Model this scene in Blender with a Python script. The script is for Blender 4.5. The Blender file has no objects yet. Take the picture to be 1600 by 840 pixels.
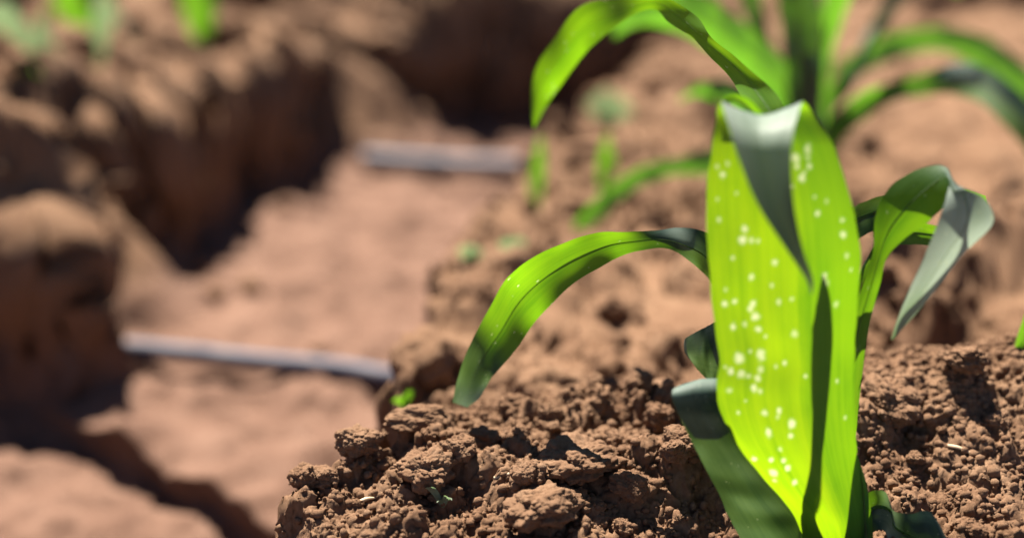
import bpy, math, random
import numpy as np
from mathutils import Vector, Matrix

random.seed(7)
RNG = np.random.default_rng(7)
scene = bpy.context.scene
COL = scene.collection

# ------------------------------------------------------------------ camera, sky, sun, exposure
CAM_H = 0.25
PITCH = math.radians(18.0)
FPX = 2000.0                       # focal length in pixels of the 1600 px wide photograph
cam_data = bpy.data.cameras.new('camera')
cam = bpy.data.objects.new('camera', cam_data)
COL.objects.link(cam)
cam.location = (0, 0, CAM_H)
cam.rotation_euler = (math.radians(90) - PITCH, 0, 0)
cam_data.sensor_width = 36
cam_data.lens = 45
cam_data.clip_start = 0.01
cam_data.clip_end = 500
cam_data.dof.use_dof = True
cam_data.dof.focus_distance = 0.525
cam_data.dof.aperture_fstop = 45 / 17.5
scene.camera = cam

SUN_EL, SUN_AZ = math.radians(61), math.radians(-22)     # azimuth measured from +Y (away from camera) to +X
world = bpy.data.worlds.new('World'); scene.world = world
world.use_nodes = True
wn = world.node_tree.nodes; wl = world.node_tree.links
sky = wn.new('ShaderNodeTexSky'); sky.sky_type = 'NISHITA'; sky.sun_disc = False
sky.altitude = 2200; sky.air_density = .5; sky.dust_density = .1      # clear highland air
sky.sun_elevation = SUN_EL; sky.sun_rotation = SUN_AZ
wl.new(sky.outputs[0], wn['Background'].inputs[0])
wn['Background'].inputs[1].default_value = 0.05
sun_data = bpy.data.lights.new('sun', 'SUN'); sun_data.energy = 5.0
sun_data.angle = math.radians(0.5); sun_data.color = (1.0, 0.94, 0.83)
sun = bpy.data.objects.new('sun', sun_data); COL.objects.link(sun)
sdir = Vector((math.cos(SUN_EL) * math.sin(SUN_AZ), math.cos(SUN_EL) * math.cos(SUN_AZ), math.sin(SUN_EL)))
sun.rotation_euler = sdir.to_track_quat('Z', 'Y').to_euler()
sun.location = sdir * 5
scene.view_settings.view_transform = 'Standard'
scene.view_settings.look = 'None'
scene.view_settings.gamma = 1
scene.view_settings.exposure = 2.06

CP, SP = math.cos(PITCH), math.sin(PITCH)
def at(px, py, D):
    """world point seen at pixel (px, py) of the photograph, standing D metres out from the camera"""
    t = (py - 420) / FPX
    # ray: forward (0,CP,-SP), down (0,-SP,-CP), right (1,0,0)
    dy = CP - t * SP; dz = -SP - t * CP; dx = (px - 800) / FPX
    k = D / dy
    return np.array((dx * k, D, CAM_H + dz * k))

# ------------------------------------------------------------------ noise
def _h(ix, iy, iz=0, seed=0):
    x = (np.asarray(ix).astype(np.int64) * 374761393 + np.asarray(iy).astype(np.int64) * 668265263
         + np.asarray(iz).astype(np.int64) * 2147483647 + seed * 974634777) & 0xFFFFFFFF
    x = ((x ^ (x >> 13)) * 1274126177) & 0xFFFFFFFF
    x = ((x ^ (x >> 15)) * 2246822519) & 0xFFFFFFFF
    return ((x ^ (x >> 16)) & 0xFFFFFF) / float(0x1000000)

def vnoise2(x, y, seed=0):
    ix = np.floor(x); iy = np.floor(y); fx = x - ix; fy = y - iy
    fx = fx * fx * fx * (fx * (fx * 6 - 15) + 10); fy = fy * fy * fy * (fy * (fy * 6 - 15) + 10)
    a = _h(ix, iy, 0, seed); b = _h(ix + 1, iy, 0, seed); c = _h(ix, iy + 1, 0, seed); d = _h(ix + 1, iy + 1, 0, seed)
    return (a + (b - a) * fx) * (1 - fy) + (c + (d - c) * fx) * fy - 0.5

def vnoise3(x, y, z, seed=0):
    ix = np.floor(x); iy = np.floor(y); iz = np.floor(z)
    fx = x - ix; fy = y - iy; fz = z - iz
    fx, fy, fz = [f * f * (3 - 2 * f) for f in (fx, fy, fz)]
    def L(k):
        a = _h(ix, iy, iz + k, seed); b = _h(ix + 1, iy, iz + k, seed)
        c = _h(ix, iy + 1, iz + k, seed); d = _h(ix + 1, iy + 1, iz + k, seed)
        return (a + (b - a) * fx) * (1 - fy) + (c + (d - c) * fx) * fy
    return L(0) * (1 - fz) + L(1) * fz - 0.5

def fbm2(x, y, oct=4, seed=0, gain=0.5):
    s = 0; a = 1
    for i in range(oct):
        s = s + a * vnoise2(x, y, seed + i * 17); x = x * 2.03 + 3.1; y = y * 2.03 + 1.7; a *= gain
    return s

def bumps(x, y, cell, seed, rmin=0.25, rmax=0.62, flat=1.0, keep=1.0):
    """heap of rounded lumps, one per jittered cell; result in metres"""
    gx = x / cell; gy = y / cell
    ix = np.floor(gx); iy = np.floor(gy)
    out = np.zeros_like(gx)
    for dx in (-1, 0, 1):
        for dy in (-1, 0, 1):
            cx = ix + dx; cy = iy + dy
            px = cx + 0.1 + 0.8 * _h(cx, cy, 1, seed); py = cy + 0.1 + 0.8 * _h(cx, cy, 2, seed)
            r = rmin + (rmax - rmin) * _h(cx, cy, 3, seed)
            if keep < 1: r = np.where(_h(cx, cy, 4, seed) < keep, r, 0.001)
            ang = _h(cx, cy, 5, seed) * 6.283; st = 0.75 + 0.5 * _h(cx, cy, 6, seed)
            ux = gx - px; uy = gy - py
            a = (ux * np.cos(ang) + uy * np.sin(ang)) * st; b = (-ux * np.sin(ang) + uy * np.cos(ang)) / st
            q = 1 - (a * a + b * b) / (r * r)
            out = np.maximum(out, np.where(q > 0, r * np.sqrt(np.maximum(q, 0)), 0))
    return out * cell * flat

def sstep(a, b, x):
    t = np.clip((x - a) / (b - a), 0, 1)
    return t * t * (3 - 2 * t)

# ------------------------------------------------------------------ terrain height
TRENCH = [(-.16, .34), (-.150, .42), (-.113, .47), (-.074, .52), (-.066, .57), (-.074, .69), (-.058, .83), (-.048, .98), (-.005, 1.14), (.06, 1.34),
          (.10, 1.5), (.15, 1.68), (.21, 1.85), (.25, 2.02), (.06, 1.96), (-.06, 1.92), (-.15, 1.84), (-.22, 1.74), (-.25, 1.62),
          (-.31, 1.42), (-.36, 1.22), (-.385, 1.10), (-.345, 1.02), (-.275, .94), (-.30, .90), (-.6, .94), (-.8, .8), (-.8, .2), (-.3, .15)]
TR_A = np.array(TRENCH)

def poly_sd(x, y, P):
    d = np.full(x.shape, 1e9); inside = np.zeros(x.shape, bool)
    n = len(P)
    for i in range(n):
        ax, ay = P[i]; bx, by = P[(i + 1) % n]
        ex, ey = bx - ax, by - ay
        wx, wy = x - ax, y - ay
        t = np.clip((wx * ex + wy * ey) / (ex * ex + ey * ey), 0, 1)
        d = np.minimum(d, (wx - ex * t) ** 2 + (wy - ey * t) ** 2)
        c = ((ay > y) != (by > y)) & (x < (bx - ax) * (y - ay) / (by - ay + 1e-12) + ax)
        inside ^= c
    d = np.sqrt(d)
    return np.where(inside, -d, d)

def gauss(x, y, cx, cy, sx, sy, rot=0):
    c, s = math.cos(rot), math.sin(rot)
    u = (x - cx) * c + (y - cy) * s; v = -(x - cx) * s + (y - cy) * c
    return np.exp(-(u / sx) ** 2 - (v / sy) ** 2)

def height(x, y, sp):
    """soil surface; sp = local grid spacing, finer lumps fade where the grid cannot carry them"""
    far = sstep(0.56, .85, y) + sstep(.35, .6, np.abs(x - .05)) * (1 - sstep(0.6, 1.2, y))
    # trench
    wl_ = .022 + .045 * sstep(-.15, -.3, x) * sstep(.9, 1.2, y); wx = x + wl_ * fbm2(x * 11, y * 11, 3, 5); wy = y + wl_ * fbm2(x * 11 + 40, y * 11, 3, 9)
    sd = poly_sd(wx, wy, TRENCH)
    sd = sd + 0.020 * fbm2(x * 45, y * 45, 3, 3)
    mid = np.interp(y, [.3, .9, 1.7, 2.0], [-.25, -.2, -.08, .0])           # trench axis
    rightside = sstep(-.02, .02, x - mid)
    farside = sstep(-.03, .03, y - (1.93 + 0.25 * (x + .05)))
    w = np.where(x > mid, 0.024 + .05 * sstep(.50, .42, y), 0.060)
    w = w * (1 - farside) + 0.05 * farside
    k = sstep(0.0, 1.0, sd / w)
    left_top = -.012 + .032 * sstep(.95, 1.12, y) + 0.05 * sstep(.38, .6, -x) * sstep(.9, 1.2, y)
    bed = -0.026 + 0.026 * sstep(1.6, 2.6, y)
    # the near mound the plant stands on
    cy = np.interp(x, [-.2, -.06, .05, .12, .2, .3, .5], [.50, .53, .535, .545, .555, .565, .58])
    ch = np.interp(x, [-.2, -.10, -.06, .0, .08, .14, .2, .3, .5], [-.05, -.006, .004, .002, .003, .018, .027, .029, .02])
    cy = cy + 0.008 * fbm2(x * 40, y * 3, 2, 21)
    front = ch - (ch + .016) * sstep(0, .11, cy - y) - .03 * sstep(.10, .3, cy - y)
    back = ch - (ch + .026) * sstep(0, .075, y - cy)
    mound = np.where(y < cy, front, back)
    bedz = np.where(y < 0.75, mound, bed)
    top = bedz * rightside + left_top * (1 - rightside)
    top = top * (1 - farside) + 0.07 * farside * (1 - sstep(.2, .42, x)) + bed * farside * sstep(.2, .42, x)
    floor = -0.15 + 0.016 * fbm2(x * 7, y * 7, 3, 31) + .016 * fbm2(x * 30, y * 30, 2, 32)
    # the step across the trench floor
    ln = ((x + .287) * .63 + (y - .842) * .78) + .004 * fbm2(x * 20, y * 20, 2, 33)
    floor = floor - 0.027 * sstep(.005, -.006, ln) * sstep(.95, .85, y)
    # slumped soil against the far bank
    floor = floor + 0.15 * sstep(.0, -.20, x + .06 - .35 * (y - 1.75)) * gauss(x, y, x, 1.76, 1, .10)
    floor = floor + 0.10 * sstep(-.27, -.40, x) * gauss(x, y, x, 1.12, 1, .055)
    z = floor * (1 - k) + np.maximum(top, floor) * k
    # soil heaps farther off
    z = z + 0.15 * sstep(2.25, 2.33, y + .05 * fbm2(x * 8, y * 8, 2, 41) + .10 * (x - .75)) * sstep(.50, .62, x) * sstep(3.2, 2.7, y)
    z = z + 0.05 * gauss(x, y, .30, .80, .10, .05, .2) * sstep(.03, -.03, y - .83) + .0
    z = z + k * (0.022 * gauss(x, y, .40, 1.12, .16, .05) - 0.03 * gauss(x, y, .29, 1.02, .07, .07) - .02 * gauss(x, y, .27, .70, .05, .04))
    z = z + k * 0.018 * far * fbm2(x * 5, y * 5, 3, 51)
    z = z - .016 * gauss(x, y, .108, .435, .045, .035)
    # lumps: heaps of clods, then crumbs
    rough = np.clip(.6 + 1.4 * fbm2(x * 14, y * 14, 2, 61), 0.15, 1)
    flo = np.clip(k, .25, 1)
    leftb = k * (1 - rightside) * sstep(.8, .9, y)
    z = z + flo * bumps(x, y, .070, 71, keep=.6, flat=.55) * (.35 + .5 * leftb * sstep(1.1, .95, y) + far * .7 * (1 - .6 * sstep(.2, .35, x)) + leftb * .9)
    z = z + flo * bumps(x + .01, y, .034, 72, keep=.65, flat=.7) * (.75 + .65 * far + .5 * leftb) * rough
    z = z + flo * bumps(x, y + .02, .016, 73, keep=.7, flat=1.0) * (.3 + .7 * rough) * (1 + .5 * far * sstep(1.3, 1.0, y)) * sstep(.014, .006, sp)
    near = 1 - far
    j = .004
    xx = x + j * vnoise2(x * 260, y * 260, 81); yy = y + j * vnoise2(x * 260 + 9, y * 260 + 7, 82)
    f2 = sstep(.006, .002, sp)
    z = z + bumps(xx, yy, .0078, 74, keep=.8, flat=.75) * (.35 + .65 * rough) * f2
    z = z + bumps(xx, yy, .0040, 75, keep=.9, flat=.75) * sstep(.0028, .0012, sp)
    z = z + bumps(x, y, .0021, 76, flat=.7) * sstep(.0017, .0009, sp)
    z = z + .0012 * fbm2(x * 600, y * 600, 2, 83) * f2
    # distant field
    z = z + .06 * sstep(3, 8, y) * fbm2(x * .8, y * .8, 3, 91)
    return z, k

def axis(lo, hi, d0, mid_lo, mid_hi, dm, out_lo, out_hi):
    def grow(start, stop, d, dmax, g, sign):
        v = []; p = start
        while sign * (stop - p) > 0:
            p += sign * d; v.append(p); d = min(d * g, dmax)
        return v, d
    core = list(np.arange(lo, hi + 1e-9, d0))
    up, d = grow(core[-1], mid_hi, d0, dm, 1.035, 1)
    core += up
    up, _ = grow(core[-1], out_hi, d, 8, 1.16, 1); core += up
    dn, d = grow(lo, mid_lo, d0, dm, 1.035, -1)
    dn2, _ = grow(dn[-1], out_lo, d, 8, 1.16, -1)
    return np.array((dn + dn2)[::-1] + core)

GX = axis(-.15, .30, .00085, -.75, .95, .0055, -70, 70)
GY = axis(.415, .585, .00080, .38, 2.7, .0055, -70, 70)
XX, YY = np.meshgrid(GX, GY)
SPX = np.gradient(GX); SPY = np.gradient(GY)
SPG = np.maximum(*np.meshgrid(SPX, SPY))
ZZ, KK = height(XX, YY, SPG)

def ground_z(x, y):
    i = int(np.clip(np.searchsorted(GX, x), 1, len(GX) - 1)); j = int(np.clip(np.searchsorted(GY, y), 1, len(GY) - 1))
    fx = (x - GX[i - 1]) / (GX[i] - GX[i - 1]); fy = (y - GY[j - 1]) / (GY[j] - GY[j - 1])
    return float((ZZ[j - 1, i - 1] * (1 - fx) + ZZ[j - 1, i] * fx) * (1 - fy) + (ZZ[j, i - 1] * (1 - fx) + ZZ[j, i] * fx) * fy)

def hit(px, py, d0=.38):
    """where the sight line of a pixel meets the soil"""
    D = d0
    while D < 6:
        p = at(px, py, D)
        if p[2] < ground_z(p[0], p[1]): return p
        D += .004
    return at(px, py, 3)

# ------------------------------------------------------------------ materials
def new_mat(name):
    m = bpy.data.materials.new(name); m.use_nodes = True
    n = m.node_tree.nodes; n.clear()
    out = n.new('ShaderNodeOutputMaterial')
    return m, n, m.node_tree.links, out

def ramp(n, stops):
    r = n.new('ShaderNodeValToRGB'); e = r.color_ramp.elements
    while len(e) < len(stops): e.new(0.5)
    for el, (p, c) in zip(e, stops): el.position = p; el.color = (*c, 1)
    return r

def soil_material(name, dark, mid_, light, bump=.5):
    m, n, l, out = new_mat(name)
    b = n.new('ShaderNodeBsdfPrincipled'); b.inputs['Roughness'].default_value = .95
    b.inputs['Specular IOR Level'].default_value = .15
    g = n.new('ShaderNodeNewGeometry')
    n1 = n.new('ShaderNodeTexNoise'); n1.inputs['Scale'].default_value = 26; n1.inputs['Detail'].default_value = 9; n1.inputs['Roughness'].default_value = .65
    n2 = n.new('ShaderNodeTexNoise'); n2.inputs['Scale'].default_value = 420; n2.inputs['Detail'].default_value = 5; n2.inputs['Roughness'].default_value = .7
    for q in (n1, n2): l.new(g.outputs['Position'], q.inputs['Vector'])
    mx = n.new('ShaderNodeMath'); mx.operation = 'MULTIPLY_ADD'; mx.inputs[1].default_value = .55
    l.new(n2.outputs[0], mx.inputs[0]); 
    m2 = n.new('ShaderNodeMath'); m2.operation = 'MULTIPLY'; m2.inputs[1].default_value = .45
    l.new(n1.outputs[0], m2.inputs[0]); l.new(m2.outputs[0], mx.inputs[2])
    r = ramp(n, [(.30, dark), (.5, mid_), (.72, light)])
    l.new(mx.outputs[0], r.inputs[0])
    # the trench bottom carries a dried crust of pale pinkish silt
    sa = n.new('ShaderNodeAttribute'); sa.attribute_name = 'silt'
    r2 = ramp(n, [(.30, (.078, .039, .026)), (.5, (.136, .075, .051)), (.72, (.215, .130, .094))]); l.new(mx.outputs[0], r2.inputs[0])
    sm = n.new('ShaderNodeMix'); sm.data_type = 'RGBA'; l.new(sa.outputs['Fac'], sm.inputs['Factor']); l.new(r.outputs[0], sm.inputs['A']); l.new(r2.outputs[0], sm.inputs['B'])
    l.new(sm.outputs['Result'], b.inputs['Base Color'])
    n3 = n.new('ShaderNodeTexNoise'); n3.inputs['Scale'].default_value = 750; n3.inputs['Detail'].default_value = 6; n3.inputs['Roughness'].default_value = .85
    l.new(g.outputs['Position'], n3.inputs['Vector'])
    bp = n.new('ShaderNodeBump'); bp.inputs['Strength'].default_value = bump; bp.inputs['Distance'].default_value = .0018
    l.new(n3.outputs[0], bp.inputs['Height']); l.new(bp.outputs[0], b.inputs['Normal'])
    l.new(b.outputs[0], out.inputs[0])
    return m

def leaf_material(name, face, trans, tmix, rough=.42, spec=.5, spots=False):
    m, n, l, out = new_mat(name)
    uv = n.new('ShaderNodeUVMap'); uv.uv_map = 'UVMap'
    sep = n.new('ShaderNodeSeparateXYZ'); l.new(uv.outputs[0], sep.inputs[0])
    # parallel veins run along the blade: narrow noise stretched along v
    mp = n.new('ShaderNodeMapping'); mp.inputs['Scale'].default_value = (34, .7, 1); l.new(uv.outputs[0], mp.inputs[0])
    vn = n.new('ShaderNodeTexNoise'); vn.inputs['Scale'].default_value = 1.0; vn.inputs['Detail'].default_value = 5; vn.inputs['Roughness'].default_value = .8
    l.new(mp.outputs[0], vn.inputs['Vector'])
    mp2 = n.new('ShaderNodeMapping'); mp2.inputs['Scale'].default_value = (4, 9, 1); l.new(uv.outputs[0], mp2.inputs[0])
    bn = n.new('ShaderNodeTexNoise'); bn.inputs['Scale'].default_value = 1; bn.inputs['Detail'].default_value = 5
    l.new(mp2.outputs[0], bn.inputs['Vector'])
    add = n.new('ShaderNodeMath'); add.operation = 'MULTIPLY_ADD'; add.inputs[1].default_value = .6
    l.new(vn.outputs[0], add.inputs[0])
    sc = n.new('ShaderNodeMath'); sc.operation = 'MULTIPLY'; sc.inputs[1].default_value = .4; l.new(bn.outputs[0], sc.inputs[0]); l.new(sc.outputs[0], add.inputs[2])
    rf = ramp(n, [(.3, tuple(c * .7 for c in face)), (.7, tuple(min(1, c * 1.3) for c in face))])
    rt = ramp(n, [(.34, (trans[0] * .50, trans[1] * .68, trans[2] * .8)), (.5, trans), (.66, (min(1, trans[0] * 1.25), min(1, trans[1] * 1.12), trans[2]))])
    l.new(add.outputs[0], rf.inputs[0]); l.new(add.outputs[0], rt.inputs[0])
    shade_drift = ramp(n, [(0, (1.0, 1.0, 1.0)), (.55, (1, 1, 1)), (.72, (.62, .80, 1.0)), (1, (.70, .85, 1.0))] if spots else [(0, (.85, .92, 1)), (1, (1, 1, 1))])  # speckled leaf: dimmer light of its right half is painted into the colour
    l.new(sep.outputs[0], shade_drift.inputs[0])
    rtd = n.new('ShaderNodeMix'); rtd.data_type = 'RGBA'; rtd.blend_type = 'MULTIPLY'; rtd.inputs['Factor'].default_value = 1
    l.new(rt.outputs[0], rtd.inputs['A']); l.new(shade_drift.outputs[0], rtd.inputs['B'])
    at_ = n.new('ShaderNodeAttribute'); at_.attribute_name = 'spot'
    # fine speckle of scattered pale feeding marks
    mp3 = n.new('ShaderNodeMapping'); mp3.inputs['Scale'].default_value = (22, 60, 1); l.new(uv.outputs[0], mp3.inputs[0])
    vo = n.new('ShaderNodeTexVoronoi'); vo.inputs['Scale'].default_value = 1; l.new(mp3.outputs[0], vo.inputs['Vector'])
    lt = n.new('ShaderNodeMath'); lt.operation = 'LESS_THAN'; lt.inputs[1].default_value = .17; l.new(vo.outputs['Distance'], lt.inputs[0])
    sc2 = n.new('ShaderNodeSeparateColor'); l.new(vo.outputs['Color'], sc2.inputs[0])
    gt = n.new('ShaderNodeMath'); gt.operation = 'GREATER_THAN'; gt.inputs[1].default_value = .93 if not spots else 2.0; l.new(sc2.outputs[0], gt.inputs[0])
    sp_ = n.new('ShaderNodeMath'); sp_.operation = 'MULTIPLY'; l.new(lt.outputs[0], sp_.inputs[0]); l.new(gt.outputs[0], sp_.inputs[1])
    mxs = n.new('ShaderNodeMath'); mxs.operation = 'MAXIMUM'; l.new(sp_.outputs[0], mxs.inputs[0]); l.new(at_.outputs['Fac'], mxs.inputs[1])
    # sun sheen and shade painted into waxy stretches of the blade (attribute 0 green .. 1 dark blue-green .. 2 pale grey)
    wx = n.new('ShaderNodeAttribute'); wx.attribute_name = 'sheen_shade'
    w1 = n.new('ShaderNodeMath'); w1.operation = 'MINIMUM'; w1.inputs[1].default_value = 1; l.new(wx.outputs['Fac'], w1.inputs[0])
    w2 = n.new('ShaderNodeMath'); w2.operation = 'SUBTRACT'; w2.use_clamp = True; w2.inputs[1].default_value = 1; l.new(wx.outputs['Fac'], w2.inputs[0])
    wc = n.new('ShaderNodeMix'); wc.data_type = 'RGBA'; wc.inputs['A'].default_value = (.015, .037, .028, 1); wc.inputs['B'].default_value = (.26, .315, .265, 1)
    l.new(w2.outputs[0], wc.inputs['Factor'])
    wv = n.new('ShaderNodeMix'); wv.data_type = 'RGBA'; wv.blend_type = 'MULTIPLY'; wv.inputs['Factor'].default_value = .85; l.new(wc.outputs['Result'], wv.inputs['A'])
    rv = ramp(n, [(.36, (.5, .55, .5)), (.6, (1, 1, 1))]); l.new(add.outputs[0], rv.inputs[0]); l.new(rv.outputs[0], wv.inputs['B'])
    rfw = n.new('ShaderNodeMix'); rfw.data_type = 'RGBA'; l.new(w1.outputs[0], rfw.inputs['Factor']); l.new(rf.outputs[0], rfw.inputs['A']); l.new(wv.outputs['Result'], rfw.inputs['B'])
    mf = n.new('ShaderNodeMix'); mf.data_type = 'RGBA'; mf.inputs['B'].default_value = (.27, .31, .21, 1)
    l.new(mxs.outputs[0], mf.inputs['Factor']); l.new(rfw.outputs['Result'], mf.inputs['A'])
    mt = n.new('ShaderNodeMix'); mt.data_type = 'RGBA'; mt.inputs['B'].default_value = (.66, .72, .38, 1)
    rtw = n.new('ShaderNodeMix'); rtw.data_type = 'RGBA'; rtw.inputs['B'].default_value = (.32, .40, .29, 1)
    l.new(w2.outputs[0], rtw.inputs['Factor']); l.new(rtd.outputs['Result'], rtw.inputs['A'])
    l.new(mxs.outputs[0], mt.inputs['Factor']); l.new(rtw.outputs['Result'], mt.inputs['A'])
    p = n.new('ShaderNodeBsdfPrincipled'); p.inputs['Roughness'].default_value = rough
    p.inputs['Specular IOR Level'].default_value = spec
    l.new(mf.outputs['Result'], p.inputs['Base Color'])
    tr = n.new('ShaderNodeBsdfTranslucent'); l.new(mt.outputs['Result'], tr.inputs['Color'])
    bp = n.new('ShaderNodeBump'); bp.inputs['Strength'].default_value = .35; bp.inputs['Distance'].default_value = .0006
    l.new(add.outputs[0], bp.inputs['Height']); l.new(bp.outputs[0], p.inputs['Normal'])
    mix = n.new('ShaderNodeMixShader')
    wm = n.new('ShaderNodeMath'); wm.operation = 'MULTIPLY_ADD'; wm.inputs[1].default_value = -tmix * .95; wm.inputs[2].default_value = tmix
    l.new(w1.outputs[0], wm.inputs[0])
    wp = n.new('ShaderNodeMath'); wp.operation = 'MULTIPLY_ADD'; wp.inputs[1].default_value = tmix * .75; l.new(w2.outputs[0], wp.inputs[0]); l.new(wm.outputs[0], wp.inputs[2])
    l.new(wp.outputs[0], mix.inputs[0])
    l.new(p.outputs[0], mix.inputs[1]); l.new(tr.outputs[0], mix.inputs[2])
    l.new(mix.outputs[0], out.inputs[0])
    return m

M_SOIL = soil_material('dry_soil', (.084, .041, .022), (.155, .085, .048), (.24, .148, .090), .6)
M_LEAF = leaf_material('maize_leaf', (.028, .075, .017), (.19, .40, .005), .48, .55, .16)
M_LEAF_BRIGHT = leaf_material('maize_leaf_inner', (.060, .145, .012), (.20, .40, .005), .42, .6, .10)
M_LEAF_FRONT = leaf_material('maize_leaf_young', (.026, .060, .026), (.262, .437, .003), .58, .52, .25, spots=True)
M_LEAF_FAR = leaf_material('maize_leaf_far', (.022, .060, .018), (.135, .33, .016), .46, .42, .4)
M_RIB = leaf_material('maize_midrib', (.06, .11, .04), (.3, .46, .02), .6, .45, .4)
M_STALK = leaf_material('maize_stalk', (.045, .09, .022), (.22, .38, .015), .25, .45, .4)
M_WEED = leaf_material('weed_leaf', (.045, .12, .014), (.17, .38, .012), .45, .45, .4)
M_PALE = leaf_material('pale_weed_leaf', (.16, .20, .13), (.23, .32, .13), .35, .5, .4)

def pipe_material():
    m, n, l, out = new_mat('dusty_pipe_plastic')
    b = n.new('ShaderNodeBsdfPrincipled'); b.inputs['Roughness'].default_value = .55; b.inputs['Specular IOR Level'].default_value = .25
    g = n.new('ShaderNodeNewGeometry')
    t = n.new('ShaderNodeTexNoise'); t.inputs['Scale'].default_value = 40; t.inputs['Detail'].default_value = 6; l.new(g.outputs['Position'], t.inputs['Vector'])
    r = ramp(n, [(.35, (.040, .038, .060)), (.55, (.058, .054, .078)), (.75, (.095, .078, .080))]); l.new(t.outputs[0], r.inputs[0]); l.new(r.outputs[0], b.inputs['Base Color'])
    l.new(b.outputs[0], out.inputs[0])
    return m
M_PIPE = pipe_material()
def straw_material():
    m, n, l, out = new_mat('dry_straw')
    b = n.new('ShaderNodeBsdfPrincipled'); b.inputs['Roughness'].default_value = .7
    t = n.new('ShaderNodeTexNoise'); t.inputs['Scale'].default_value = 300
    r = ramp(n, [(.3, (.38, .26, .15)), (.7, (.60, .48, .32))]); l.new(t.outputs[0], r.inputs[0]); l.new(r.outputs[0], b.inputs['Base Color'])
    l.new(b.outputs[0], out.inputs[0])
    return m
M_STRAW = straw_material()

# ------------------------------------------------------------------ mesh helpers
def mesh_np(name, verts, faces, mat, smooth=True):
    verts = np.asarray(verts, dtype=np.float32).reshape(-1, 3); faces = np.asarray(faces, dtype=np.int32)
    k = faces.shape[1]
    me = bpy.data.meshes.new(name)
    me.vertices.add(len(verts)); me.vertices.foreach_set('co', verts.ravel())
    me.loops.add(faces.size); me.loops.foreach_set('vertex_index', faces.ravel())
    me.polygons.add(len(faces)); me.polygons.foreach_set('loop_start', np.arange(0, faces.size, k, dtype=np.int32))
    me.polygons.foreach_set('use_smooth', np.full(len(faces), smooth))
    me.update(calc_edges=True)
    me.materials.append(mat)
    return me

def link(name, data, parent=None, loc=None):
    o = bpy.data.objects.new(name, data); COL.objects.link(o)
    if parent is not None:
        o.parent = parent
    if loc is not None: o.location = loc
    return o

def thing(name, label, cat, loc, group=None):
    o = link(name, None, None, loc); o.empty_display_size = .02
    o['label'] = label; o['category'] = cat
    if group: o['group'] = group
    return o

def grid_faces(nr, nc):
    a = np.arange(nr * nc).reshape(nr, nc)
    return np.stack((a[:-1, :-1], a[:-1, 1:], a[1:, 1:], a[1:, :-1]), -1).reshape(-1, 4)

# ------------------------------------------------------------------ ground
gzx = np.gradient(ZZ, axis=1) / np.maximum(SPX[None, :], 1e-6); gzy = np.gradient(ZZ, axis=0) / np.maximum(SPY[:, None], 1e-6)
steep = sstep(.7, 2.2, np.sqrt(gzx ** 2 + gzy ** 2)) * sstep(.0015, .0035, SPG) * (SPG < .02) * sstep(.0, .06, KK)
amp = lambda sc, a, sd_: a * steep * vnoise3(XX * sc, YY * sc, ZZ * sc, sd_)
GXX = XX + amp(28, .022, 401) + amp(70, .016, 402) + amp(150, .010, 411); GYY = YY + amp(28, .022, 403) + amp(70, .016, 404) + amp(150, .010, 412)
st2 = sstep(.5, 1.6, np.sqrt(gzx ** 2 + gzy ** 2)) * sstep(.004, .0015, SPG)
am2 = lambda sc, a, sd_: a * st2 * vnoise3(XX * sc, YY * sc, ZZ * sc, sd_)
GXX = GXX + am2(130, .0050, 405) + am2(330, .0030, 406) + am2(700, .0016, 407); GYY = GYY + am2(130, .0050, 408) + am2(330, .0030, 409) + am2(700, .0016, 410)
# undercut banks: the upper part of the cut walls bulges out over the trench
dkx = np.gradient(KK, axis=1) / SPX[None, :]; dky = np.gradient(KK, axis=0) / SPY[:, None]
dkl = np.sqrt(dkx ** 2 + dky ** 2) + 1e-6
bankm = sstep(.05, -.02, XX - np.interp(YY, [.3, .9, 1.7, 1.85, 2.1], [-.25, -.2, -.08, .3, .4])) * sstep(.8, .88, YY) * (SPG < .02) * sstep(4, 9, dkl)
bul = (.030 + .030 * vnoise3(XX * 22, YY * 22, ZZ * 22, 420)) * sstep(.15, .6, KK) * sstep(1.0, .86, KK) * bankm
GXX = GXX - bul * dkx / dkl; GYY = GYY - bul * dky / dkl
lnn = (XX + .287) * .63 + (YY - .842) * .78
ov = .017 * sstep(-.004, .006, lnn) * sstep(.035, .008, lnn) * (1 - KK) * sstep(.93, .86, YY) * (YY > .5)
GXX = GXX - .63 * ov; GYY = GYY - .78 * ov
ground_me = mesh_np('ground', np.stack((GXX, GYY, ZZ), -1), grid_faces(*XX.shape), M_SOIL)
fa = ground_me.attributes.new('silt', 'FLOAT', 'POINT')
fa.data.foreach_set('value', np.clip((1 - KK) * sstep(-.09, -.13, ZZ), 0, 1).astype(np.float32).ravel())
ground = link('ground', ground_me); ground['kind'] = 'structure'

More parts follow.
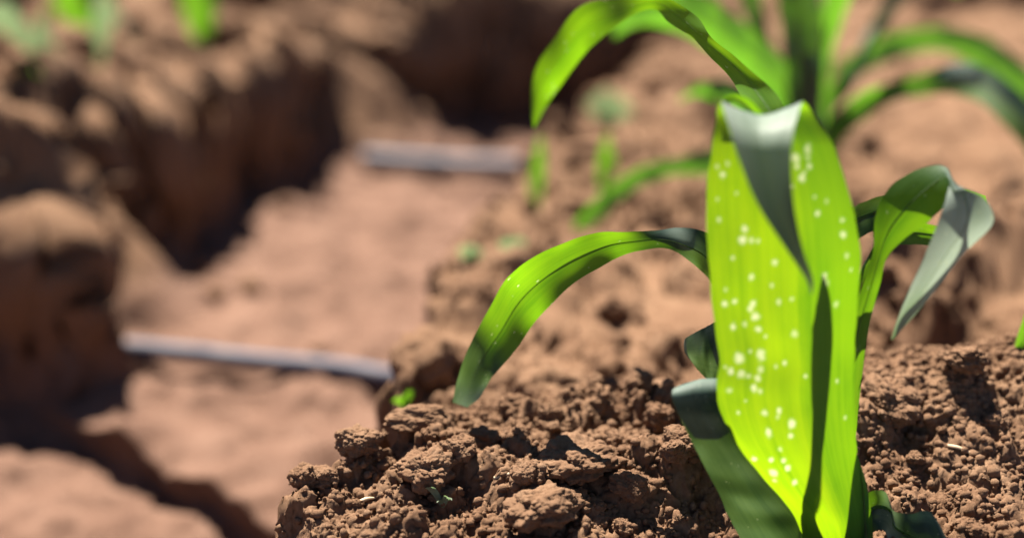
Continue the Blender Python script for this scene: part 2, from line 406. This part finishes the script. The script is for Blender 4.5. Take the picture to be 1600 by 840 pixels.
# ------------------------------------------------------------------ curves
def catmull(rows, n, tcol=None):
    R = np.asarray(rows, float)
    c = R[:, :3] if tcol is None else R[:, tcol]
    d = np.concatenate(([0], np.cumsum(np.sqrt(np.linalg.norm(np.diff(c, axis=0), axis=1)) + 1e-6)))
    tq = np.linspace(0, d[-1], n)
    # cubic Hermite with finite-difference tangents on the non-uniform knots (monotone enough for hand-set rows)
    m = np.zeros_like(R)
    m[1:-1] = (R[2:] - R[:-2]) / (d[2:] - d[:-2])[:, None]
    m[0] = (R[1] - R[0]) / (d[1] - d[0]); m[-1] = (R[-1] - R[-2]) / (d[-1] - d[-2])
    k = np.clip(np.searchsorted(d, tq, 'right') - 1, 0, len(d) - 2)
    h = (d[k + 1] - d[k])[:, None]; t = ((tq - d[k])[:, None]) / h
    return ((2 * t ** 3 - 3 * t ** 2 + 1) * R[k] + (t ** 3 - 2 * t ** 2 + t) * h * m[k]
            + (-2 * t ** 3 + 3 * t ** 2) * R[k + 1] + (t ** 3 - t ** 2) * h * m[k + 1])

def blade(name, parent, rows, mat, nu=14, nv=60, ch=.12, ripple=.0, rfreq=5, seed=0, spots=None, rib=.0009, pw=1.5, label=None, sheen_shade=0.0):
    """leaf blade between two margins; each row: left px,py,D, right px,py,D [, channel depth]"""
    org = np.array(parent.location) if parent is not None else np.zeros(3)
    P = []
    for r in rows:
        c = r[6] if len(r) > 6 else ch
        P.append(list(at(*r[:3])) + list(at(*r[3:6])) + [c] + list(r[:2]) + list(r[3:5]) + [r[7] if len(r) > 7 else sheen_shade])
    P = np.array(P)
    ctr = (P[:, :3] + P[:, 3:6]) / 2
    S = catmull(np.hstack((ctr, P)), nv)
    L, R, C = S[:, 3:6], S[:, 6:9], S[:, 9]
    pxL, pxR = S[:, 10:12], S[:, 12:14]
    side = R - L; w = np.linalg.norm(side, axis=1)
    tan = np.gradient((L + R) / 2, axis=0)
    nrm = np.cross(side, tan); nl = np.linalg.norm(nrm, axis=1)
    for i in range(1, nv):
        if nl[i] < 1e-9: nrm[i] = nrm[i - 1]; nl[i] = nl[i - 1]
    nrm = nrm / np.maximum(nl, 1e-12)[:, None]
    u = np.linspace(0, 1, nu)
    e = np.abs(2 * u - 1)
    prof = 1 - e ** pw
    v = np.linspace(0, 1, nv)
    rng = np.random.default_rng(seed + 11)
    ph = rng.random(4) * 6.28
    rip = (np.sin(v * rfreq * 6.28 + ph[0]) + .6 * np.sin(v * rfreq * 13.1 + ph[1]))[:, None] * np.where(u < .5, -1, .8)[None, :] * (e ** 1.5)[None, :] * ripple
    V = L[:, None, :] + side[:, None, :] * u[None, :, None] + nrm[:, None, :] * ((C * w)[:, None] * prof[None, :] + rip * w[:, None])[:, :, None]
    # small unevenness of the margin and surface
    V = V + nrm[:, None, :] * (.012 * w[:, None] * vnoise2(u[None, :] * 5 + seed, v[:, None] * 16, seed))[:, :, None]
    edge = (vnoise2(v * 40, v * 0 + seed, seed + 1) * .015)
    V[:, 0] += side * edge[:, None]; V[:, -1] += side * edge[::-1, None]
    me = mesh_np(name, V - org, grid_faces(nv, nu), mat)
    uvl = me.uv_layers.new(name='UVMap')
    uu, vv = np.meshgrid(u, v)
    uvv = np.stack((uu, vv), -1).reshape(-1, 2)
    idx = np.empty(len(me.loops), np.int32); me.loops.foreach_get('vertex_index', idx)
    uvl.data.foreach_set('uv', uvv[idx].astype(np.float32).ravel())
    a = me.attributes.new('spot', 'FLOAT', 'POINT')
    sp = np.zeros((nv, nu))
    if spots:
        px = pxL[:, None, :] * (1 - u)[None, :, None] + pxR[:, None, :] * u[None, :, None]
        lim = int(nv * .62)
        for (sx, sy, sr) in spots:
            sr = sr * (.66 + .45 * _h(int(sy), int(sx), 3))
            d = np.sqrt((px[..., 0] - sx) ** 2 + ((px[..., 1] - sy) * (.68 + .3 * _h(int(sx), 7, int(sy)))) ** 2)
            d = d * (1 + .6 * vnoise2(px[..., 0] / sr * 1.3 + sx, px[..., 1] / sr * 1.3 + sy, 5))
            q = (1 - sstep(sr * .35, sr * 1.1, d)) * (.35 + .65 * _h(int(sx), int(sy)) ** .6); q[lim:] = 0
            sp = np.maximum(sp, q)
    a.data.foreach_set('value', sp.astype(np.float32).ravel())
    wa = me.attributes.new('sheen_shade', 'FLOAT', 'POINT')
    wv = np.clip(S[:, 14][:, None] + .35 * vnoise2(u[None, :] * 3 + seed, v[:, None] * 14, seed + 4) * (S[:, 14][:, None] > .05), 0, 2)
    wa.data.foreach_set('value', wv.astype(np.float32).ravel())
    o = link(name, me, parent)
    if label: o['label'] = label
    if rib:
        mid = (L + R) / 2 + nrm * (C * w)[:, None]
        st = slice(0, max(6, int(nv * .93)))
        rr = rib * np.clip(1.15 - v, .15, 1) * np.clip(w / (w.max() + 1e-9) * 1.5, .3, 1)
        sd = side / np.maximum(w, 1e-6)[:, None]
        ring = []
        for a_ in range(6):
            t = a_ / 6 * 6.283
            ring.append(mid + sd * (np.cos(t) * rr)[:, None] + nrm * (np.sin(t) * rr * .55)[:, None])
        ring = np.stack(ring + [ring[0]], 1)[st]
        rm = mesh_np('midrib', ring - org, grid_faces(ring.shape[0], 7), M_RIB)
        uvl = rm.uv_layers.new(name='UVMap')
        ro = link('midrib', rm, o)
    return o

def tube_mesh(name, pts, radii, mat, nv=40, seg=14, org=(0, 0, 0), wob=0, seed=0):
    S = catmull(np.hstack((np.array(pts, float), np.array(radii, float)[:, None])), nv)
    c = S[:, :3]; r = S[:, 3]
    t = np.gradient(c, axis=0); t /= np.linalg.norm(t, axis=1)[:, None]
    ref = np.array((0, 1, 0)) if abs(t[0, 2]) > .7 else np.array((0, 0, 1))
    a = np.cross(t, ref); a /= np.linalg.norm(a, axis=1)[:, None]; b = np.cross(t, a)
    ang = np.linspace(0, 2 * math.pi, seg + 1)
    V = c[:, None] + (a[:, None] * np.cos(ang)[None, :, None] + b[:, None] * np.sin(ang)[None, :, None]) * r[:, None, None]
    if wob: V = V + wob * vnoise2(np.arange(nv)[:, None] * .4, np.cos(ang)[None, :] * 2 + seed, seed)[..., None] * (b[:, None])
    me = mesh_np(name, V - np.array(org), grid_faces(nv, seg + 1), mat)
    uvl = me.uv_layers.new(name='UVMap')
    uu, vv = np.meshgrid(np.linspace(0, 1, seg + 1), np.linspace(0, 1, nv))
    uvv = np.stack((uu, vv), -1).reshape(-1, 2)
    idx = np.empty(len(me.loops), np.int32); me.loops.foreach_get('vertex_index', idx)
    uvl.data.foreach_set('uv', uvv[idx].astype(np.float32).ravel())
    return me

# ------------------------------------------------------------------ clods
def icosphere(level):
    import bmesh
    bm = bmesh.new(); bmesh.ops.create_icosphere(bm, subdivisions=level, radius=1)
    v = np.array([p.co[:] for p in bm.verts]); f = np.array([[q.index for q in p.verts] for p in bm.faces]); bm.free()
    return v, f

def bumps3(p, cell, seed):
    g = p / cell; i0 = np.floor(g); out = np.zeros(len(p))
    for dx in (-1, 0, 1):
        for dy in (-1, 0, 1):
            for dz in (-1, 0, 1):
                c = i0 + np.array((dx, dy, dz))
                h = [_h(c[:, 0], c[:, 1], c[:, 2], seed * 7 + k) for k in range(4)]
                q = c + np.stack(h[:3], -1); r = .35 + .4 * h[3]
                d = 1 - ((g - q) ** 2).sum(1) / (r * r)
                out = np.maximum(out, np.where(d > 0, r * np.sqrt(np.maximum(d, 0)), 0))
    return out * cell

def clod_mesh(seed, level, angular):
    v, f = icosphere(level)
    rng = np.random.default_rng(seed)
    d = np.ones(len(v))
    # broken faces: cut by random planes
    for i in range(int(4 + 4 * angular)):
        nrm = rng.normal(size=3); nrm /= np.linalg.norm(nrm); h = .58 + .34 * rng.random()
        c = v @ nrm
        d = np.where(c > 1e-3, np.minimum(d, h / np.maximum(c, 1e-3)), d)
    d = d + .30 * vnoise3(*(v * 1.6 + seed).T, seed)
    p = v * d[:, None]
    if level >= 4:
        p = p + v * (.22 * vnoise3(*(p * 3.1 + seed * 1.7).T, seed + 1))[:, None]
        for cell, a in ((.60, .50), (.30, .62), (.15, .70), (.075, .75))[:level - 2]:
            p = p + v * (bumps3(p, cell, seed + int(cell * 100)) * a)[:, None]
    p = p - np.array((0, 0, .1))
    p /= np.abs(p).max() * .95
    p *= np.array((1.15, 1.0, .80))
    return mesh_np('clod', p, f, M_SOIL)

CLODS_NEAR = [clod_mesh(100 + i, 6, i % 3 / 2) for i in range(5)]
CLODS_FAR = [clod_mesh(200 + i, 4, i % 3 / 2) for i in range(6)]

def put_clod(meshes, p, r, sink=.35, top=None, squash=(1, 1, 1), rot=None):
    o = link('clod', random.choice(meshes), None if top else ground)
    z = ground_z(p[0], p[1])
    o.location = (p[0], p[1], z + r * .8 * (1 - 2 * sink) * squash[2])
    o.rotation_euler = rot or (random.uniform(-.5, .5), random.uniform(-.5, .5), random.uniform(0, 6.28))
    o.scale = (r * squash[0], r * squash[1], r * squash[2])
    if top:
        o.name = 'soil_clod'; o['label'] = top; o['category'] = 'soil clod'; o['group'] = 'loose clods on the near mound'
    return o

# the named clods of the near mound (bottom of the clod in the photograph -> its foot on the soil)
def named(px, py, wpx, label, squash=(1, 1, 1), sink=.3, rot=None):
    p = hit(px, py); r = wpx / FPX * p[1] * .98 / 2
    put_clod(CLODS_NEAR, p, r, sink, label, squash, rot)
named(652, 676, 105, 'flat-topped block of brown soil just below the drooping leaf tip', (1, .8, .62), .12, (.05, .1, .3))
named(1030, 672, 74, 'upright dark clod beside the curled blue-green leaf', (.8, .8, 1.15), .12, (.3, .2, .6))
named(858, 668, 46, 'small pointed dark clod alone on the crest of the mound', (.9, .8, 1.1), .12, (.2, .4, .2))
named(665, 758, 108, 'big rugged clod behind the tiny pale seedling', (1, 1, .95), .22, (.1, .2, 2.0))
named(905, 738, 160, 'broad rugged clod in the middle of the near mound', (1.1, .9, .72), .22, (.1, -.1, 4.0))
named(560, 716, 84, 'rounded crumbly clod at the shoulder of the mound above the trench', (1, 1, .9), .2, (0, .2, 1))
named(1390, 644, 120, 'large crumbly clod right beside the front plant base', (1, .9, .9), .28, (0, .2, 5))
named(1072, 706, 84, 'split clod below the upright dark clod', (1, .8, .9), .2, (.3, .1, 3))
named(500, 762, 72, 'crumbly clod low on the edge of the mound over the trench', (1, 1, .9), .25, (.3, .1, 2.4))
named(850, 812, 130, 'wide crumbly clod under the broad rugged clod', (1.2, .9, .7), .3, (.0, .1, .9))
named(1500, 588, 90, 'dark knobbly clod on the crest to the right of the front plant', (1.1, .8, .8), .25, (.2, .3, 1.9))

nclod = 0
# clods on the near mound
for i in range(108):
    x = random.uniform(-.09, .32); y = random.uniform(.43, .60)
    r = .0022 + .0062 * random.random() ** 2.2
    if (y < .47) and r > .006: r *= .6
    put_clod(CLODS_NEAR, (x, y), r, random.uniform(.15, .45))
# on the bed behind, along the trench edges and on the far bank
def scatter(n, xr, yr, rr, cond=lambda x, y: True):
    k = 0; tries = 0
    while k < n and tries < n * 30:
        tries += 1
        x = random.uniform(*xr); y = random.uniform(*yr)
        if not cond(x, y): continue
        put_clod(CLODS_FAR, (x, y), rr[0] + (rr[1] - rr[0]) * random.random() ** 1.8, random.uniform(.2, .45)); k += 1
scatter(66, (-.06, .40), (.59, 1.10), (.005, .022))
scatter(26, (.0, .9), (1.05, 2.2), (.010, .035))
scatter(30, (-.80, -.27), (.86, 1.8), (.014, .040), lambda x, y: ground_z(x, y) > -.10)
scatter(52, (-.62, -.26), (.86, 1.5), (.007, .018), lambda x, y: ground_z(x, y) > -.06)
scatter(12, (-.5, .25), (1.75, 2.4), (.015, .045), lambda x, y: ground_z(x, y) > -.05)
scatter(6, (-.4, -.05), (.6, 1.7), (.006, .014), lambda x, y: ground_z(x, y) < -.12)

# crumbs too small to pick apart: one joined part
v0, f0 = icosphere(1)
NCR = 13000
cx = RNG.uniform(-.14, .34, NCR); cy = RNG.uniform(.42, .62, NCR)
cr = .0005 + .0019 * RNG.random(NCR) ** 2.5
cz = np.array([ground_z(a, b) for a, b in zip(cx, cy)])
base = []
for i in range(10):
    p = v0 * (1 + .55 * vnoise3(*(v0 * 2.1 + i * 7).T, 300 + i))[:, None]; base.append(p)
base = np.array(base)
V = base[RNG.integers(0, 10, NCR)] * cr[:, None, None] * RNG.uniform(.7, 1.3, (NCR, 1, 3)) + np.stack((cx, cy, cz + cr * .3), -1)[:, None, :]
F = (f0[None] + (np.arange(NCR) * len(v0))[:, None, None]).reshape(-1, 3)
cro = link('soil_crumbs', mesh_np('soil_crumbs', V, F, M_SOIL), ground); cro['kind'] = 'stuff'

# ------------------------------------------------------------------ drip pipes across the trench
def pipe(name, pts, r, label):
    org = np.array(pts[0])
    o = link(name, tube_mesh(name, pts, [r] * len(pts), M_PIPE, 60, 20, org, .0006), None, org)
    o['label'] = label; o['category'] = 'pipe'; o['group'] = 'irrigation pipes across the trench'
def px_floor(px, py, z):
    t = (py - 420) / FPX; dy = CP - t * SP; dz = -SP - t * CP
    k = (z - CAM_H) / dz
    return (((px - 800) / FPX) * k, dy * k, z)
pipe('irrigation_pipe', [px_floor(60, 528, -.128), px_floor(170, 541, -.128), px_floor(300, 553, -.130), px_floor(420, 566, -.132), px_floor(530, 576, -.132), px_floor(620, 590, -.132), px_floor(720, 600, -.128)], .0078,
     'dusty grey pipe lying across the trench below the near end of the bank')
pipe('irrigation_pipe', [px_floor(572, 250, -.125), px_floor(610, 253, -.125), px_floor(670, 257, -.126), px_floor(750, 261, -.126), px_floor(830, 262, -.125), px_floor(930, 264, -.125)], .0135,
     'pale grey pipe farther along the trench at the foot of the slumped soil')

# ------------------------------------------------------------------ the front maize plant
base = at(1305, 905, .462); base[2] = ground_z(base[0], base[1]) - .004
plant = thing('maize_plant', 'young maize plant with a broad glowing yellow-green leaf speckled with pale spots', 'maize plant', base)
stalk_pts = [base, at(1284, 815, .463), at(1252, 730, .464), at(1226, 640, .465), at(1217, 570, .466)]
link('stalk', tube_mesh('stalk', [p for p in stalk_pts], [.0075, .0068, .0050, .0030, .0016], M_STALK, 50, 16, base), plant)

SPOTS = [(1128,272,6),(1120,260,4),(1135,255,4),(1148,300,3),(1160,355,6),(1157,372,7),(1170,371,7),(1180,372,3),(1122,342,4),(1170,428,5),(1205,404,5),(1142,400,4),
 (1132,450,4),(1130,473,5),(1145,468,5),(1172,470,6),(1175,490,8),(1168,478,5),(1160,503,6),(1143,508,6),(1210,465,5),(1230,460,4),(1180,510,5),(1233,515,6),
 (1152,557,7),(1168,545,4),(1183,549,7),(1182,572,7),(1155,580,6),(1165,582,6),(1178,585,6),(1140,578,5),(1132,572,4),(1181,604,7),(1172,600,5),(1137,607,5),(1205,566,4),
 (1187,637,5),(1208,632,5),(1206,642,4),(1227,652,6),(1193,666,5),(1225,669,6),(1198,709,5),(1215,708,5),(1221,719,5),(1204,731,6),(1232,741,5),(1176,713,4),(1206,745,4),
 (1258,232,7),(1238,245,8),(1240,258,5),(1260,258,6),(1258,245,5),(1248,275,8),(1252,268,4),(1232,288,3),(1273,330,5),(1288,312,3),(1315,365,7),(1314,342,4),(1321,398,5),(1268,305,3),
 (1283,428,5),(1287,438,5),(1304,592,5),(1303,472,5),(1318,650,4),(1250,580,4),(1328,420,3),(1200,440,3),(1218,560,3),(1150,640,3),(1120,310,3),(1190,520,3),(1160,620,3),(1210,690,4)]
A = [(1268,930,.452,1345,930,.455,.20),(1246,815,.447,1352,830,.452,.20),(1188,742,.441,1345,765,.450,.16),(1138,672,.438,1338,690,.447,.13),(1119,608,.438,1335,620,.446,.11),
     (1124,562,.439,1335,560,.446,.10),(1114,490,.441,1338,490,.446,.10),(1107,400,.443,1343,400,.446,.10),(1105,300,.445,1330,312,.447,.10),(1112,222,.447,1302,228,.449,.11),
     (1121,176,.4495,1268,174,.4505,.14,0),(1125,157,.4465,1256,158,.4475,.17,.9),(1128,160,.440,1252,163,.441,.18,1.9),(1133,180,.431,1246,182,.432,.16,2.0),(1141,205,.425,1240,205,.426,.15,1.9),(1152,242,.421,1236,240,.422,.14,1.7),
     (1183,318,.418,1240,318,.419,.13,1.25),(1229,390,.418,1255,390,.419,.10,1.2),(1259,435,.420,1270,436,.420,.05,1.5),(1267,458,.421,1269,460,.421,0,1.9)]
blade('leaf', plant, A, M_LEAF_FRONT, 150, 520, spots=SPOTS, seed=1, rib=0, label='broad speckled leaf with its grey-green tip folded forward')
N = [(1226,690,.466,1244,690,.466,.2),(1204,550,.466,1222,550,.466,.2),(1207,430,.468,1231,430,.468,.2),(1210,300,.470,1245,300,.470,.2),(1202,215,.472,1240,212,.470,.1),(1186,182,.481,1224,167,.470,.03),(1140,124,.512,1180,115,.492,-.03),(1086,68,.543,1122,65,.522,-.03),(1048,32,.567,1078,22,.548,0),
     (1014,16,.586,1032,-8,.572,0,.1),(972,36,.606,966,-3,.596,.03,.9),(925,72,.622,904,13,.616,.05,.1),(890,115,.63,868,60,.632),(862,152,.64,836,112,.642),(842,188,.64,830,168,.642),(834,200,.64,833,200,.64)]
blade('leaf', plant, N, M_LEAF_BRIGHT, 14, 110, seed=2, ripple=.06, rib=.0003, label='narrow channelled leaf arching back over the trench')
blade('leaf', plant, [(1118,182,.4505,1126,178,.4505,0),(1124,160,.4515,1136,163,.4515,0),(1146,147,.4535,1150,156,.4535,0),(1172,156,.4555,1168,166,.4555,0),(1196,182,.457,1190,188,.457,0)], M_LEAF, 6, 30, rib=0, seed=3, label='rim of the rolled inner leaf')
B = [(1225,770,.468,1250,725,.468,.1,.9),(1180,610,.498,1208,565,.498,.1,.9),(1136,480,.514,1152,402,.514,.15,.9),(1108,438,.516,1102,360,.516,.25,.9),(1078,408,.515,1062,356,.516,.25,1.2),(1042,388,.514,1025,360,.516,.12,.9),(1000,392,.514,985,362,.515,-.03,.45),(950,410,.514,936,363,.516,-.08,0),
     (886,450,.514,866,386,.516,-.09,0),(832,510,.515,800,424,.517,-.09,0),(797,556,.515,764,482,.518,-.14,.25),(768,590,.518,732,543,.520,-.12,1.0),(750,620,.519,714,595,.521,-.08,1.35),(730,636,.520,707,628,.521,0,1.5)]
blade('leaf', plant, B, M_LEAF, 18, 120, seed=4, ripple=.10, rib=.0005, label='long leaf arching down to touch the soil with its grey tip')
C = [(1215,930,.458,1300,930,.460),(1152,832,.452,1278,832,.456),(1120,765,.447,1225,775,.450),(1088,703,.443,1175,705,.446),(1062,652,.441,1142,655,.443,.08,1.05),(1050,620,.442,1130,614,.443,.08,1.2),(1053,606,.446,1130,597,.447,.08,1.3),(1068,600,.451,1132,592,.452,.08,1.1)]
blade('leaf', plant, C, M_LEAF, 18, 80, ch=.10, seed=5, rib=0, sheen_shade=1.12, label='dark blue-green leaf curling over at the plant foot')
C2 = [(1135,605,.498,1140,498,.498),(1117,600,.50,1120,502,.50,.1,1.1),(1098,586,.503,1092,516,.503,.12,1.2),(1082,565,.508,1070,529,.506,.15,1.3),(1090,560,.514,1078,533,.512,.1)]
blade('leaf', plant, C2, M_LEAF, 12, 40, seed=6, sheen_shade=1.2, rib=0, label='short folded grey-green leaf behind the broad leaf')
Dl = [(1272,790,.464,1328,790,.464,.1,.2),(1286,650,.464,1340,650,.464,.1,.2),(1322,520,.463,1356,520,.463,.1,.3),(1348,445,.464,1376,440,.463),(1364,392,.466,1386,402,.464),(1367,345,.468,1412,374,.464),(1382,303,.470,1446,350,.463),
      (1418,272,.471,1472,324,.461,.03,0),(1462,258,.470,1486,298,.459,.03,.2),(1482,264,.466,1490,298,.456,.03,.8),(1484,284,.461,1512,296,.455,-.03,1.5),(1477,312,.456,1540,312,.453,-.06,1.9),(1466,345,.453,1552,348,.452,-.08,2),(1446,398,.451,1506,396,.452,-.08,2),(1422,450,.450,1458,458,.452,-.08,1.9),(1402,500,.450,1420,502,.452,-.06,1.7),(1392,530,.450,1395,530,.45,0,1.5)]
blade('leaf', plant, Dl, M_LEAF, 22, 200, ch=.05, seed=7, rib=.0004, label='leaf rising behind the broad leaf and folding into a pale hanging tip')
blade('leaf', plant, [(1290,470,.475,1290,400,.475),(1322,400,.48,1320,332,.48),(1348,368,.485,1345,318,.485),(1400,350,.49,1390,302,.49),(1445,335,.495,1440,296,.495,.1,.6),(1500,318,.50,1500,294,.50,.1,.0),(1545,322,.50,1540,306,.50,.1,0)], M_LEAF, 12, 50, seed=8, ripple=.05, sheen_shade=1.0)
blade('leaf', plant, [(1320,520,.474,1335,500,.474),(1348,440,.478,1358,400,.478),(1388,388,.482,1396,350,.482),(1428,382,.484,1432,348,.484),(1470,385,.484,1472,356,.484),(1492,384,.484,1492,376,.484)], M_LEAF, 10, 50, seed=9, sheen_shade=.4)
blade('leaf', plant, [(1340,930,.452,1366,930,.452),(1338,820,.4525,1364,830,.4525),(1336,740,.454,1355,760,.454),(1335,700,.455,1340,712,.455)], M_LEAF, 8, 30, seed=10, sheen_shade=.3)
blade('leaf', plant, [(1330,880,.456,1335,790,.456,.1,.5),(1358,836,.455,1360,768,.456,.15,.7),(1380,828,.454,1384,768,.455,.2,1.3),(1394,850,.450,1394,795,.452,.1,1.5),(1432,868,.445,1420,802,.448,-.1),(1474,888,.442,1454,800,.445,-.15),(1510,905,.440,1485,850,.442,-.1),(1520,915,.44,1510,890,.44,0)], M_LEAF, 14, 50, seed=11, sheen_shade=1.0, label='dark leaf spreading low over the soil')

# ------------------------------------------------------------------ the plant behind
b2 = at(1258, 335, 1.0); b2[2] = ground_z(b2[0], b2[1]) - .006
plant2 = thing('maize_plant', 'maize plant standing farther back on the bed, behind the speckled leaf', 'maize plant', b2)
link('stalk', tube_mesh('stalk', [b2, at(1258, 260, 1.0), at(1256, 160, 1.0), at(1252, 60, .99)], [.014, .013, .011, .008], M_STALK, 30, 14, b2), plant2)
for i, rows in enumerate([
    [(1228,250,.99,1288,250,.99),(1222,150,.985,1285,150,.985),(1222,60,.98,1288,60,.98),(1212,-40,.97,1278,-40,.97),(1215,-150,.96,1265,-150,.96),(1235,-230,.95,1245,-230,.95)],
    [(1262,260,1.0,1290,260,1.0),(1270,90,.995,1300,90,.995),(1288,0,.98,1328,0,.98),(1305,-80,.96,1345,-80,.96),(1335,-150,.94,1350,-150,.94)],
    [(1225,245,.985,1246,170,.985),(1192,155,.97,1216,84,.97),(1150,108,.95,1165,38,.95),(1100,72,.93,1112,0,.93),(1050,48,.915,1060,-20,.915),(1000,40,.905,1003,-8,.905),(960,60,.90,955,30,.90)],
    [(1268,310,.97,1285,255,.97),(1308,228,.94,1298,188,.94),(1358,182,.91,1345,145,.91),(1400,156,.89,1390,130,.89),(1440,150,.88,1440,116,.88,0,.3),(1482,146,.87,1490,100,.87,-.2,1.0),(1530,160,.86,1535,104,.86,-.2,1.5),(1576,202,.855,1588,140,.855,-.2,1.2),(1630,268,.85,1642,200,.85,-.1,1.0)],
    [(1272,240,1.0,1272,180,1.0),(1336,130,1.04,1326,88,1.04),(1400,92,1.07,1398,52,1.07),(1470,80,1.09,1480,42,1.09,-.1),(1530,106,1.09,1546,60,1.09,-.15),(1582,142,1.09,1594,94,1.09,-.15),(1642,190,1.08,1652,146,1.08)],
    [(1220,320,.98,1215,270,.98),(1130,280,.95,1128,236,.95),(1060,272,.93,1058,246,.93),(1000,292,.915,994,264,.915,-.1),(950,332,.905,936,304,.905,-.1),(912,366,.90,896,350,.90,-.1),(886,392,.90,882,386,.90)],
    [(1250,280,1.0,1268,280,1.0),(1296,180,1.02,1306,165,1.02),(1345,70,1.05,1368,62,1.05),(1385,0,1.07,1412,6,1.07,.0,.8),(1450,-40,1.08,1460,-15,1.08,-.1,1.0),(1500,-20,1.08,1500,-8,1.08)],
    [(1246,260,.995,1262,250,.995),(1204,130,1.03,1222,120,1.03),(1170,40,1.06,1196,30,1.06),(1150,-40,1.07,1178,-40,1.07),(1140,-90,1.08,1150,-90,1.08)],
    [(1240,300,.985,1262,240,.985),(1205,235,.96,1235,185,.97),(1165,195,.94,1180,150,.95),(1125,160,.92,1140,125,.93),(1085,150,.91,1095,130,.91),(1060,160,.905,1062,152,.905)],
]):
    blade('leaf', plant2, rows, M_LEAF_FAR, 12, 50, seed=20 + i, ripple=.08, rib=.0012, sheen_shade=(.85, 0, 0, .15, .35, .3, .2, .3, 0)[i])

# ------------------------------------------------------------------ weeds, seedlings, straw
def weed(name, label, px, py, leaves, mat, cat='weed', group=None, pale=()):
    """leaves: list of (dx, dz, dy, length scale, width) tip offsets in metres from the foot"""
    p = hit(px, py); p = np.array((p[0], p[1], ground_z(p[0], p[1]) - .001))
    t = thing(name, label, cat, p, group)
    for i, (dx, dz, dy, w, droop) in enumerate(leaves):
        tip = np.array((dx, dy, dz)); n = 16
        s = np.linspace(0, 1, n)[:, None]
        c = tip * s + np.array((0, 0, 1)) * (droop * np.sin(s * math.pi))
        side = np.cross(tip, (0, 1, .25)); side /= np.linalg.norm(side) + 1e-9
        wd = (w * np.sin(np.clip(s * .92 + .08, 0, 1) * math.pi) ** .7)
        u = np.linspace(-.5, .5, 5)
        V = c[:, None] + side[None, None] * wd[:, None] * u[None, :, None] + np.array((0, -.12, .2))[None, None] * (np.abs(u) * 2)[None, :, None] * wd[:, None] * .5
        me = mesh_np('leaf', V, grid_faces(n, 5), mat)
        uvl = me.uv_layers.new(name='UVMap')
        uu, vv = np.meshgrid(u + .5, s[:, 0]); q = np.stack((uu, vv), -1).reshape(-1, 2)
        idx = np.empty(len(me.loops), np.int32); me.loops.foreach_get('vertex_index', idx)
        uvl.data.foreach_set('uv', q[idx].astype(np.float32).ravel())
        lf = link('leaf', me, t)
        if i in pale: me.materials[0] = M_PALE; lf['label'] = 'pale grey leaf'
    return t
weed('weed_seedling', 'tiny bright green seedling at the edge of the mound above the trench', 632, 640, [(.006, .006, .004, .0045, .003), (-.006, .004, -.002, .0045, .002), (.001, .007, 0, .003, .001)], M_WEED)
weed('pale_sprout', 'tiny pale sprout lying among crumbs below the rugged clod', 692, 806, [(-.007, .010, -.002, .003, .003), (.004, .006, -.005, .003, .003), (-.002, .005, -.005, .0015, .002)], M_PALE, 'sprout')
weed('grass_weed', 'thin grass blade standing at the bed edge by the far pipe', 838, 330, [(.003, .06, 0, .010, 0), (-.004, .03, 0, .008, 0)], M_WEED, 'grass')
weed('grass_weed', 'short yellow-green grass tuft behind the thin grass blade', 942, 300, [(.003, .05, 0, .012, 0), (.010, .03, 0, .008, .005)], M_WEED, 'grass')
weed('leafy_weed', 'green and white leaved weed on top of the left bank', 150, 105, [(-.05, .05, 0, .036, .045), (.05, .02, -.02, .034, .055), (-.02, .07, .02, .02, .01)], M_WEED, pale=(1,))
weed('leafy_weed', 'single bright green upright leaf on the left bank', 318, 75, [(-.012, .09, 0, .032, 0), (.01, .06, .02, .02, 0)], M_WEED)
weed('leafy_weed', 'small yellow-green sprig in the side of the left bank', 60, 190, [(-.012, .012, -.01, .016, .005), (.014, .01, -.01, .016, .005)], M_WEED)
weed('pale_weed', 'pale grey-leaved weed on the left bank beside the green and white weed', 55, 80, [(-.05, .02, -.01, .03, .02), (.03, -.005, -.02, .03, .02)], M_PALE)
weed('pale_weed', 'pale round-leaved weed at the edge of the far bed', 950, 188, [(-.02, .02, 0, .03, .01), (.025, .012, -.01, .028, .01)], M_PALE)
weed('pale_weed', 'small pale leaf on the bed edge over the trench', 735, 412, [(-.004, .012, -.004, .012, .002), (.008, .008, 0, .008, .002)], M_PALE)
weed('pale_weed', 'small pale green sprig on the bed under the arching leaf', 800, 392, [(-.008, .008, -.004, .010, .002), (.009, .008, 0, .010, .002)], M_PALE)
weed('grass_weed', 'slender green blade growing at the right of the large crumbly clods', 1586, 556, [(.012, .045, 0, .006, 0), (.02, .02, 0, .004, 0)], M_WEED, 'grass')

def straw(px, py, l, a, label):
    p = hit(px, py); p = np.array((p[0], p[1], ground_z(p[0], p[1]) + .001))
    q = p + np.array((math.cos(a) * l, math.sin(a) * l, 0)); q[2] = max(ground_z(q[0], q[1]) + .0005, p[2] - .003)
    o = link('straw', tube_mesh('straw', [p, (p + q) / 2 + np.array((0, 0, .0006)), q], [.0007, .0008, .0004], M_STRAW, 10, 8, p), None, p)
    o['label'] = label; o['category'] = 'straw'
straw(560, 800, .008, .6, 'thin pale rootlet low on the left slope of the mound')
straw(1480, 700, .009, -.4, 'thin pale straw on the soil to the right of the front plant')
straw(772, 756, .010, .1, 'short pale bit of straw beside the broad rugged clod')
